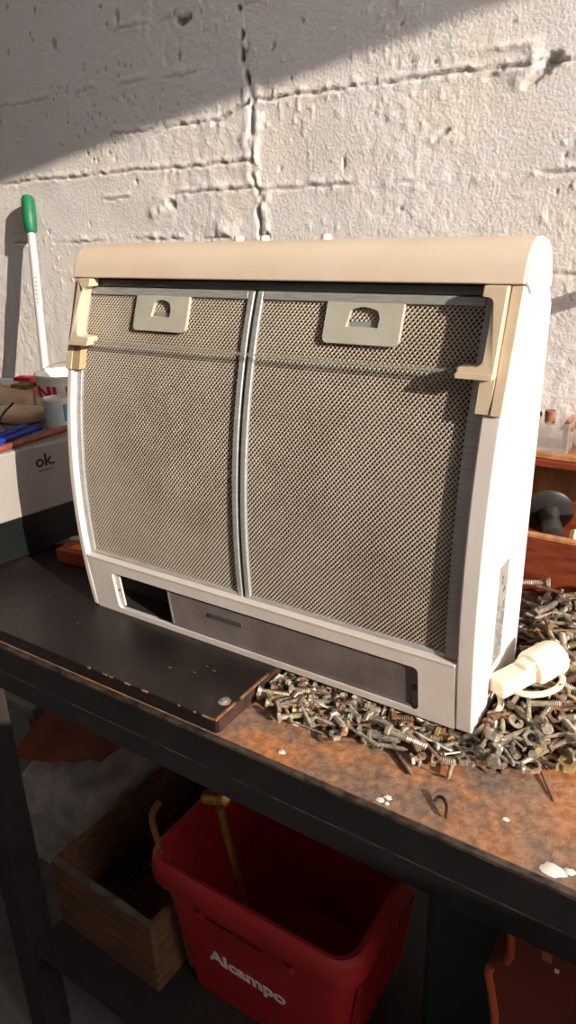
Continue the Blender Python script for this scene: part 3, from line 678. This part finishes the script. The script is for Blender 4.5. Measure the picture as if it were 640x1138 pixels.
# small pale blue pot
pp = Vector((-1.083, .862, AT)); pot = thing('small_pot', pp, 'small pale blue and white pot next to the hood', 'pot'); T_ = Matrix.Translation(pp)
MB().lathe([(.0215, 0), (.0228, .002), (.0222, .006), (.0222, .044), (.0240, .047), (.0245, .052), (.0225, .0545), (.0205, .0545), (.019, .05)], T_, 28).build('pot_body', 'pail', pot, smooth=True)
MB().lathe([(.0224, .007), (.0224, .038), (.0222, .038), (.0222, .007)], T_, 28).build('pot_label', 'blue_label', pot, smooth=True)
tl = MB(); a0 = cdir+.55
tl.add([pp+Vector((.0227*math.cos(a0+i*.09), .0227*math.sin(a0+i*.09), z)) for z in (.012, .043) for i in range(8)], [(i, i+1, 9+i, 8+i) for i in range(7)]); tl.build('teal_print', 'teal', pot, recalc=False)
# folded leather gloves
def lumpy(name, c, r, rot, matn, label, cat, seed, group=None, nz=.25, parent=None):
    rr = random.Random(seed); m = MB(); n, k_ = 28, 16; ph = [rr.uniform(0, 6.28) for _ in range(6)]; vs = []; X_ = Matrix.Translation(c) @ Euler(rot).to_matrix().to_4x4()
    for j in range(k_+1):
        t = math.pi*j/k_
        for i in range(n):
            a = 2*math.pi*i/n; w = 1+nz*(math.sin(2*a+ph[0])*.35+math.sin(3*a+2*t+ph[1])*.3+math.sin(5*t+ph[2]+a)*.25+math.sin(7*a-3*t+ph[3])*.12)
            s_ = math.copysign(abs(math.cos(t))**.8, math.cos(t))
            vs.append(X_ @ Vector((r[0]*w*math.sin(t)*math.cos(a), r[1]*w*math.sin(t)*math.sin(a), r[2]*w*s_)))
    fs = [(j*n+i, j*n+(i+1) % n, (j+1)*n+(i+1) % n, (j+1)*n+i) for j in range(k_) for i in range(n)]
    m.add(vs, fs); o = m.build(name, matn, parent, smooth=True)
    return tag(o, label, cat, group)
lumpy('leather_glove', (-1.172, .842, AT+.017), (.058, .034, .017), (0, 0, .45), 'cloth', 'folded beige leather glove behind the blue pens', 'glove', 4, nz=.18)
lumpy('leather_glove', (-1.235, .880, AT+.030), (.062, .030, .030), (0, .1, .6), 'cloth', 'taller beige leather glove under the paintbrush handle', 'glove', 9, nz=.2)
def pen(p, q, r, matn, name, label, cat, capm=None):
    t = thing(name, Vector((p[0], p[1], p[2]-r)), label, cat)
    d = (Vector(q)-Vector(p)); MB().tube([Vector(p)+d*f for f in (0, .02, .7, .72, .98, 1)], [r*.7, r, r, r*1.15, r*1.15, r*.8], 12).build('barrel', matn, t, smooth=True)
    MB().tube([Vector(p)-d*.04, Vector(p)], [r*.3, r*.6], 10).build('tip', capm or matn, t, smooth=True)
pen((-1.06, .690, AT+.006), (-1.095, .832, AT+.006), .0055, 'blue', 'marker_pen', 'blue marker pen nearer to the appliance edge', 'pen')
pen((-1.085, .690, AT+.0068), (-1.112, .812, AT+.0068), .0062, 'blue', 'marker_pen', 'thicker blue marker pen lying against the leather glove', 'pen', 'black_dot')
tag(MB().tube([(-1.031, .60, AT+.0055), (-1.032, .72, AT+.0055), (-1.040, .86, AT+.0055)], .0052, 10).build('wooden_stick', 'stick', smooth=True), 'red-brown wooden stick along the front edge of the pale appliance', 'stick')
br = thing('paintbrush', (-1.23, .87, AT), 'wide flat paintbrush with olive bristles lying on the gloves', 'paintbrush')
bq = frame_to((-1.30, .86, AT+.062), (-1.20, .90, AT+.058))
MB().box(-.018, .018, -.004, .004, .055, .075, X=bq).build('ferrule', 'cream_wood', br, bevel=.001)
MB().box(-.018, .018, -.0045, .0045, .075, .112, X=bq).build('bristles', 'bristle', br, bevel=.002)
MB().box(-.008, .008, -.005, .005, -.09, .056, X=bq).build('handle', 'pole', br, bevel=.004)
tag(MB().tube(smooth_path([(-1.115, .745, AT+.006), (-1.12, .77, AT+.035), (-1.123, .80, AT+.052)], 4), .0022, 6).tube([(-1.12, .765, AT+.02), (-1.10, .77, AT+.006), (-1.09, .79, AT+.004)], .0012, 6).build('wire_spectacles', 'black_dot', smooth=True), 'thin black wire spectacle arm at the left photo edge', 'spectacles')
tag(MB().tube([(-1.165, .88, AT+.056), (-1.150, .868, AT+.04), (-1.142, .862, AT+.026)], [.0015, .0035, .002], 8).build('steel_hook', 'steel', smooth=True), 'dark metal hook between the gloves and the pale blue pot', 'hook')
tag(MB().box(-.05, .05, -.02, .02, 0, .045, X=Matrix.Translation((-1.40, .95, AT)) @ Matrix.Rotation(.5, 4, 'Z')).build('printed_pack', 'blue_label', bevel=.006), 'pale blue printed pack behind the paintbrush', 'pack')
tag(MB().box(-.022, .022, -.015, .015, 0, .052, X=Matrix.Translation((-1.325, .985, AT)) @ Matrix.Rotation(.3, 4, 'Z')).build('red_pack', 'red_ink', bevel=.004), 'small red pack between the blue pack and the paint pail', 'pack')
# broom handle leaning on the wall
t0, t1 = Vector((-1.600, 1.279, .624)), Vector((-1.500, 1.165, .0)); d_ = t1-t0
bh = thing('broom', (t1.x, t1.y, 0), 'white pole with a green grip leaning against the wall', 'broom')
MB().tube([t0+d_*.12, t0+d_*.985], .0100, 14).build('pole', 'pole', bh, smooth=True)
MB().tube([t0, t0+d_*.012, t0+d_*.09, t0+d_*.13, t0+d_*.14], [.011, .0165, .0165, .0155, .011], 14).build('grip', 'green', bh, smooth=True)
MB().tube([t0+d_*.30, t0+d_*.42], .0103, 14).build('pole_sticker', 'pole', bh, smooth=True)
lm2 = MB(); cdv = (Vector((0, 0, CAM_H))-(t0+d_*.36)); cdv = (cdv-cdv.dot(d_.normalized())*d_.normalized()).normalized(); sd = cdv.cross(d_.normalized())
for i in range(7):
    c = t0+d_*(.305+.016*i)+cdv*.0105; q = [c-sd*.003, c+sd*.003, c+sd*.003+d_*.008, c-sd*.003+d_*.008]; lm2.add(q, [(0, 1, 2, 3)])
lm2.build('sticker_print', 'orange_lab', bh, recalc=False)
MB().box(t1.x-.09, t1.x+.09, t1.y-.02, t1.y+.02, .0005, .022).build('broom_head', 'green', bh, bevel=.004)
# block and scraper on the board
bk = thing('tool_block', (-.935, .735, 0), 'small brown-red block with an orange label beside the hood', 'block'); BX = Matrix.Translation((-.930, .742, 0)) @ Matrix.Rotation(.12, 4, 'Z')
MB().box(-.034, .04, -.018, .018, 0, .026, X=BX).build('block_body', 'block', bk, bevel=.003)
MB().box(-.012, .012, -.008, .010, .026, .0268, X=BX).build('orange_label', 'orange_lab', bk)
sp = thing('paint_scraper', (-.98, .80, 0), 'paint scraper with a cream handle lying behind the brown-red block', 'scraper'); SX = Matrix.Translation((-.985, .782, .012)) @ Matrix.Rotation(.25, 4, 'Z') @ Matrix.Rotation(-.12, 4, 'Y')
MB().box(-.045, -.004, -.018, .018, -.001, .001, X=SX).build('blade', 'scraper', sp, bevel=.0004)
MB().box(-.006, .085, -.008, .008, -.005, .007, X=SX).build('handle', 'cream_wood', sp, bevel=.003)

# ------------------------------------------------------------ right: red wooden box, rack, black knob
wb = thing('wooden_box', (-.13, 1.08, BENCH_Z), 'open varnished red wooden box behind the fastener heap', 'box')
MB().box(-.45, .26, 1.000, 1.012, BENCH_Z, .100).build('front_board', 'redwood', wb, bevel=.001)
MB().box(-.45, .26, .9995, 1.0125, .0985, .1025).build('front_edge', 'palewood', wb)
MB().box(-.45, .26, 1.165, 1.177, BENCH_Z, .100).build('back_board', 'redwood', wb)
for x in (-.45, .248): MB().box(x, x+.012, 1.012, 1.165, BENCH_Z, .100).build('end_board', 'redwood', wb)
MB().box(-.438, .248, 1.012, 1.165, BENCH_Z, BENCH_Z+.008).build('bottom_board', 'palewood', wb)
rk = thing('wooden_rack', (-.13, 1.23, BENCH_Z), 'low wooden rack with two stacked boards against the wall', 'rack')
MB().box(-.45, .36, 1.18, 1.284, .150, .162).build('board', 'redwood', rk, bevel=.001)
MB().box(-.45, .36, 1.186, 1.284, .163, .172).build('board', 'palewood', rk, bevel=.001)
for x in (-.45, .34): MB().box(x, x+.02, 1.19, 1.28, BENCH_Z, .150).build('upright', 'redwood', rk)
MB().box(-.43, .34, 1.268, 1.276, BENCH_Z+.03, .149).build('back_board', 'palewood', rk)
kb = thing('black_flanged_knob', (-.225, 1.075, -.012), 'black flanged pipe stub standing in the red wooden box', 'pipe fitting')
K0, K1 = Vector((-.234, 1.09, .107)), Vector((-.209, 1.032, .093)); KX = frame_to(K0, K1); KL = (K1-K0).length
MB().lathe([(.005, -.006), (.036, -.006), (.0385, -.003), (.0385, .001), (.034, .004), (.018, .008)], KX, 36).build('flange', 'rubber', kb, smooth=True)
MB().lathe([(.0175, .006), (.0145, .016), (.0135, .036), (.0150, .038), (.0150, .044), (.0145, .046), (.0150, KL), (.010, KL+.002)], KX, 28).build('stem', 'rubber', kb, smooth=True)
MB().tube([(-.236, 1.095, .09), (-.238, 1.10, -.012)], .008, 10).build('support_rod', 'tool', kb)
rr = random.Random(8)
for i, (x, y) in enumerate(((-.165, 1.045), (-.150, 1.075), (-.175, 1.10))):
    X_ = Matrix.Translation((x, y, .055+.01*i)) @ Euler((.4-.3*i, 1.1, .5+.8*i)).to_matrix().to_4x4()
    tag(MB().box(-.05, .05, -.016, .016, -.004, .004, X=X_).build('wood_offcut', 'cream_wood', bevel=.001), ('pale wood offcut nearest the front of the red box', 'middle pale wood offcut in the red box', 'rear pale wood offcut in the red box')[i], 'offcut')
RT = .1725
# clear boxes and bottle on the rack
def clear_box(x0, x1, y0, y1, h, name, label):
    t = thing(name, ((x0+x1)/2, (y0+y1)/2, RT), label, 'clear box')
    MB().box(x0, x1, y0, y1, RT, RT+.002).build('base', 'clear', t)
    for a in ((x0, x1, y0, y0+.0015), (x0, x1, y1-.0015, y1), (x0, x0+.0015, y0+.0015, y1-.0015), (x1-.0015, x1, y0+.0015, y1-.0015)): MB().box(a[0], a[1], a[2], a[3], RT+.002, RT+h).build('wall_pane', 'clear', t)
clear_box(-.315, -.238, 1.195, 1.265, .050, 'clear_box', 'clear plastic box holding a cork-topped tube beside the hood')
clear_box(-.222, -.120, 1.195, 1.265, .058, 'clear_box', 'taller clear plastic box at the right photo edge')
tb = thing('corked_tube', (-.277, 1.225, RT+.002), 'thin clear tube with a thick brown cork on the rack', 'tube')
MB().tube([(-.277, 1.225, RT+.003), (-.277, 1.225, RT+.046)], .0035, 10).build('glass', 'clear', tb, smooth=True)
MB().lathe([(.0075, .040), (.0085, .043), (.0095, .062), (.0085, .063)], Matrix.Translation((-.277, 1.225, RT)), 16).build('cork', 'cork', tb, smooth=True)
tag(MB().lathe([(.006, 0), (.006, .046), (.009, .047), (.009, .054), (.004, .055)], Matrix.Translation((-.302, 1.235, RT+.002)), 16).build('dark_bottle', 'cork', smooth=True), 'small dark bottle half hidden by the hood', 'bottle')
tag(MB().add([(-.258, 1.21, RT+.035), (-.235, 1.21, RT+.035), (-.245, 1.21, RT+.056), (-.258, 1.25, RT+.035), (-.235, 1.25, RT+.035), (-.245, 1.25, RT+.056)], [(0, 1, 2), (5, 4, 3), (0, 3, 4, 1), (1, 4, 5, 2), (2, 5, 3, 0)]).box(-.252, -.240, 1.22, 1.24, RT+.002, RT+.035).build('wooden_wedge', 'cork', bevel=.001), 'brown wooden wedge standing in the clear box', 'wedge')
tag(MB().box(-.016, .016, -.003, .003, 0, .05, X=Matrix.Translation((-.205, 1.23, RT+.012)) @ Matrix.Rotation(.5, 4, 'Y')).build('cream_card', 'cream_wood'), 'cream card leaning in the taller clear box', 'card')
# iron rod let into the wall, beyond the right photo edge; its shadow crosses the wall
tag(MB().tube([(-.085, 1.31, .479), (-.085, 1.13, .479)], .0125, 14).build('iron_rod', 'rustcurl', smooth=True), 'short iron rod sticking out of the wall at right', 'rod')

# ------------------------------------------------------------ under the bench
SH = -.72
ck = thing('wooden_crate', (-.82, .72, SH), 'old shallow wooden crate of dark tools on the lower shelf', 'crate')
CX = Matrix.Translation((-.688, .584, SH)) @ Matrix.Rotation(-.03, 4, 'Z')
MB().box(-.262, 0, 0, .012, 0, .155, X=CX).build('front_board', 'crate', ck, bevel=.001)
MB().box(-.262, 0, -.0003, .0123, .153, .1565, X=CX).build('front_edge', 'crate_edge', ck)
MB().box(-.262, 0, .40, .412, 0, .155, X=CX).build('back_board', 'crate', ck)
for x in (-.262, -.012): MB().box(x, x+.012, .012, .40, 0, .155, X=CX).build('side_board', 'crate', ck, bevel=.001)
MB().box(-.25, -.012, .012, .40, 0, .008, X=CX).build('bottom_board', 'crate', ck)
rr = random.Random(17)
for i in range(9):
    x = -.91+.020*i; y = rr.uniform(.68, .78); a = rr.uniform(-.5, .5)+1.57; l = rr.uniform(.05, .075); c = Vector((x, y, SH+.045+.011*i)); dv = Vector((math.cos(a)*.35, math.sin(a), rr.uniform(-.15, .2))).normalized()*l
    tag(MB().tube([c-dv, c, c+dv], [.007, .006, .004], 8).build('hand_tool', 'tool', smooth=True), 'dark steel tool lying jumbled in the old wooden crate', 'tool', 'dark tools in the wooden crate')
tag(MB().tube(smooth_path([(-.80, .88, -.60), (-.79, .885, -.575), (-.77, .89, -.56), (-.755, .89, -.58), (-.77, .885, -.61), (-.80, .88, -.60)], 5), .0025, 6).build('wire_loop', 'tool', smooth=True), 'small wire loop at the back of the wooden crate', 'wire')
# red basket
bs = thing('shopping_basket', (-.507, .75, SH), 'red plastic shopping basket with white lettering on the lower shelf', 'basket')
def rr3(x0, x1, y0, y1, r, z, n=6): return [(x, y, z) for x, y in rrect(x0, x1, y0, y1, r, n)]
def loft(loops, m, mi=0, capb=None):
    n = len(loops[0]); vs = [p for L_ in loops for p in L_]; fs = [(j*n+i, j*n+(i+1) % n, (j+1)*n+(i+1) % n, (j+1)*n+i) for j in range(len(loops)-1) for i in range(n)]
    if capb is not None: fs.append(tuple(range(n))[::-1])
    return m.add(vs, fs, mi)
BF = lambda z: .634 - .020*(z-SH)/.30           # outer front wall
b = MB()
loops = [rr3(-.657, -.357, .634, .872, .03, SH+.001), rr3(-.688, -.326, .612, .894, .034, -.472), rr3(-.688, -.326, .612, .894, .034, -.470), rr3(-.703, -.311, .599, .907, .040, -.468), rr3(-.706, -.308, .596, .910, .042, -.445), rr3(-.703, -.311, .600, .906, .040, -.424),
         rr3(-.696, -.318, .606, .900, .038, -.419), rr3(-.686, -.328, .615, .891, .033, -.424), rr3(-.682, -.332, .618, .888, .032, -.46), rr3(-.652, -.362, .640, .866, .028, SH+.006)]
loft(loops, b, capb=1); nn = len(loops[0]); b.f.append(tuple(range(9*nn, 10*nn))); b.mi.append(0)
b.build('tub', 'redplastic', bs, smooth=True)
def yb(z): return .634-(z-(SH+.001))/(.249)*.022
fr = lambda z: yb(z)
MB().plate(rrect(-.590, -.475, -.506, -.5015, .002), (), -.0012, .004, fy=fr).build('slot', 'dark', bs)
for x in (-.612, -.437):
    MB().add([(x, fr(-.49)-.001, -.49), (x+.016, fr(-.487)-.012, -.487), (x+.016, fr(-.512)-.003, -.512), (x+.020, fr(-.49)-.001, -.49), (x+.020, fr(-.512), -.512)], [(0, 1, 2), (1, 3, 4, 2), (0, 3, 1), (0, 2, 4)]).build('lug', 'redplastic', bs)
vs, fs = text_mb('Alcampo', .043, .0004, .0012); w_ = max(v.x for v in vs)
MB().add([(-.594+v.x*(.152/w_), fr(-.611+v.y*.9)-.0012-v.z, -.611+v.y*.9) for v in vs], fs).build('lettering', 'print_white', bs)
for i in range(9):
    y = .65+.024*i
    MB().box(-.3545, -.349, y, y+.006, SH+.02, SH+.21, X=Matrix.Translation((-.352, 0, SH)) @ Matrix.Rotation(math.atan(.125), 4, 'Y') @ Matrix.Translation((.352, 0, -SH))).build('side_rib', 'redplastic', bs)
for i in range(6):
    y = .68+.030*i; MB().box(-.6735, -.6705, y, y+.008, -.60, -.50, X=Matrix.Translation((-.672, 0, -.55)) @ Matrix.Rotation(-.12, 4, 'Y') @ Matrix.Translation((.668, 0, .55))).build('side_slot', 'redplastic_dark', bs)
tag(MB().tube(smooth_path([(-.655, .640, -.690), (-.672, .632, -.50), (-.686, .626, -.42), (-.698, .626, -.37), (-.694, .628, -.345), (-.684, .632, -.328)], 6), .0055, 12).build('brass_tube', 'gold', smooth=True), 'thin bent brass tube standing at the left front of the basket', 'tube')
bp_ = thing('brass_tap_pipe', (-.535, .665, -.70), 'straight brass pipe with a cylindrical brass end leaning in the basket', 'pipe')
MB().tube([(-.525, .680, -.700), (-.562, .640, -.283)], .0062, 12).build('pipe', 'gold', bp_, smooth=True)
MB().lathe([(.008, 0), (.0112, .001), (.0112, .026), (.0095, .027), (.0095, .031), (.0112, .032), (.0112, .040), (.006, .041)], frame_to((-.590, .640, -.276), (-.545, .645, -.262)), 20).build('end_fitting', 'gold', bp_, smooth=True)
# plastic bag, red sheet, grey box to the left
def sheet(name, P00, P10, P01, P11, th, matn, label, cat, seed, amp=.012, nu=26, nv=20, droop=0.):
    rs = np.random.RandomState(seed); m = MB(); A, B, C_, D_ = (Vector(p) for p in (P00, P10, P01, P11)); vs = []
    ph = rs.uniform(0, 6.28, 8)
    for side in (0, 1):
        for j in range(nv+1):
            for i in range(nu+1):
                u, v = i/nu, j/nv; p = (A*(1-u)+B*u)*(1-v)+(C_*(1-u)+D_*u)*v
                h = amp*(math.sin(7*u+ph[0]+3*v)+.6*math.sin(13*v+ph[1]-4*u)+.4*math.sin(21*u+9*v+ph[2])+.35*math.sin(17*u-19*v+ph[3]))*.5
                e = min(u, 1-u, v, 1-v); h -= droop*max(0, .12-e)**2*60
                vs.append(p+Vector((0, 0, h-(th if side else 0))))
    w = nu+1; n1 = w*(nv+1)
    fs = [(j*w+i, j*w+i+1, (j+1)*w+i+1, (j+1)*w+i) for j in range(nv) for i in range(nu)]; fs += [tuple(n1+k for k in f[::-1]) for f in fs]
    rim = [i for i in range(w)]+[j*w+nu for j in range(1, nv+1)]+[nv*w+i for i in range(nu-1, -1, -1)]+[j*w for j in range(nv-1, 0, -1)]
    fs += [(rim[k], n1+rim[k], n1+rim[(k+1) % len(rim)], rim[(k+1) % len(rim)]) for k in range(len(rim))]
    return tag(m.add(vs, fs).build(name, matn, smooth=True), label, cat)
sheet('plastic_bag', (-1.315, .735, -.66), (-.985, .735, -.60), (-1.31, 1.10, -.50), (-.94, 1.10, -.46), .16, 'bag', 'crumpled milky plastic bag under the bench behind the leg', 'bag', 3, amp=.022, droop=.05)
sheet('red_cloth', (-1.305, .765, -.605), (-1.03, .80, -.525), (-1.30, 1.12, -.42), (-.90, 1.12, -.40), .004, 'redcloth', 'brick red cloth spread over the plastic bag under the bench', 'cloth', 5, amp=.008)
gb = thing('grey_cabinet', (-1.52, .98, FLOOR_Z), 'grey painted metal cabinet under the left end of the bench', 'cabinet')
MB().box(-1.70, -1.40, .90, 1.16, FLOOR_Z, -.60).build('cabinet_body', 'grey_metal', gb, bevel=.004)
MB().box(-1.69, -1.41, .894, .90, FLOOR_Z+.02, -.62).build('cabinet_door', 'grey_metal', gb, bevel=.002)
MB().tube([(-1.43, .885, -.70), (-1.43, .885, -.76)], .005, 8).build('door_handle', 'steel', gb)
# brown-orange plastic panel and dark green can at right
oc = thing('plastic_case', (-.03, .63, SH), 'brown-orange moulded plastic case under the right end of the bench', 'case')
ol = [(-.122, -.19)] + [(-.118, -.215), (-.117, -.235), (-.121, -.250), (-.130, -.258), (-.138, -.268), (-.139, -.282), (-.133, -.31), (-.127, -.34), (-.122, -.40), (-.12, SH), (.12, SH), (.12, -.15), (-.10, -.15), (-.122, -.17)]
flatf = lambda z: .60
MB().plate(ol, (), 0, .05, fy=flatf).build('panel_body', 'orange_plastic', oc, bevel=.003)
em = MB(); pts = ol[:11]
em.tube([(x+.004, .599, z) for x, z in ol[:4]], .0045, 8); em.tube([(x+.004, .599, z) for x, z in ol[5:10]], .005, 8); em.build('raised_edge', 'orange_edge', oc, smooth=True)
MB().box(-.081, -.0705, .5985, .600, -.218, -.165).build('tape_strip', 'tape', oc)
MB().box(-.0665, -.062, .5988, .600, -.2285, -.2235).build('white_mark', 'print_white', oc)
MB().tube([(-.033, .598, -.27), (-.030, .598, -.32), (-.032, .598, -.40)], .004, 8).build('rib', 'orange_edge', oc, smooth=True)
gc = thing('green_can', (-.20, .75, SH), 'dark green plastic can behind the brown-orange panel', 'can')
MB().box(-.245, -.13, .68, .82, SH, -.24).build('can_body', 'dkgreen', gc, bevel=.012)
MB().lathe([(.022, 0), (.022, .02), (.018, .024)], Matrix.Translation((-.19, .75, -.24)), 20).build('screw_cap', 'black_dot', gc, smooth=True)
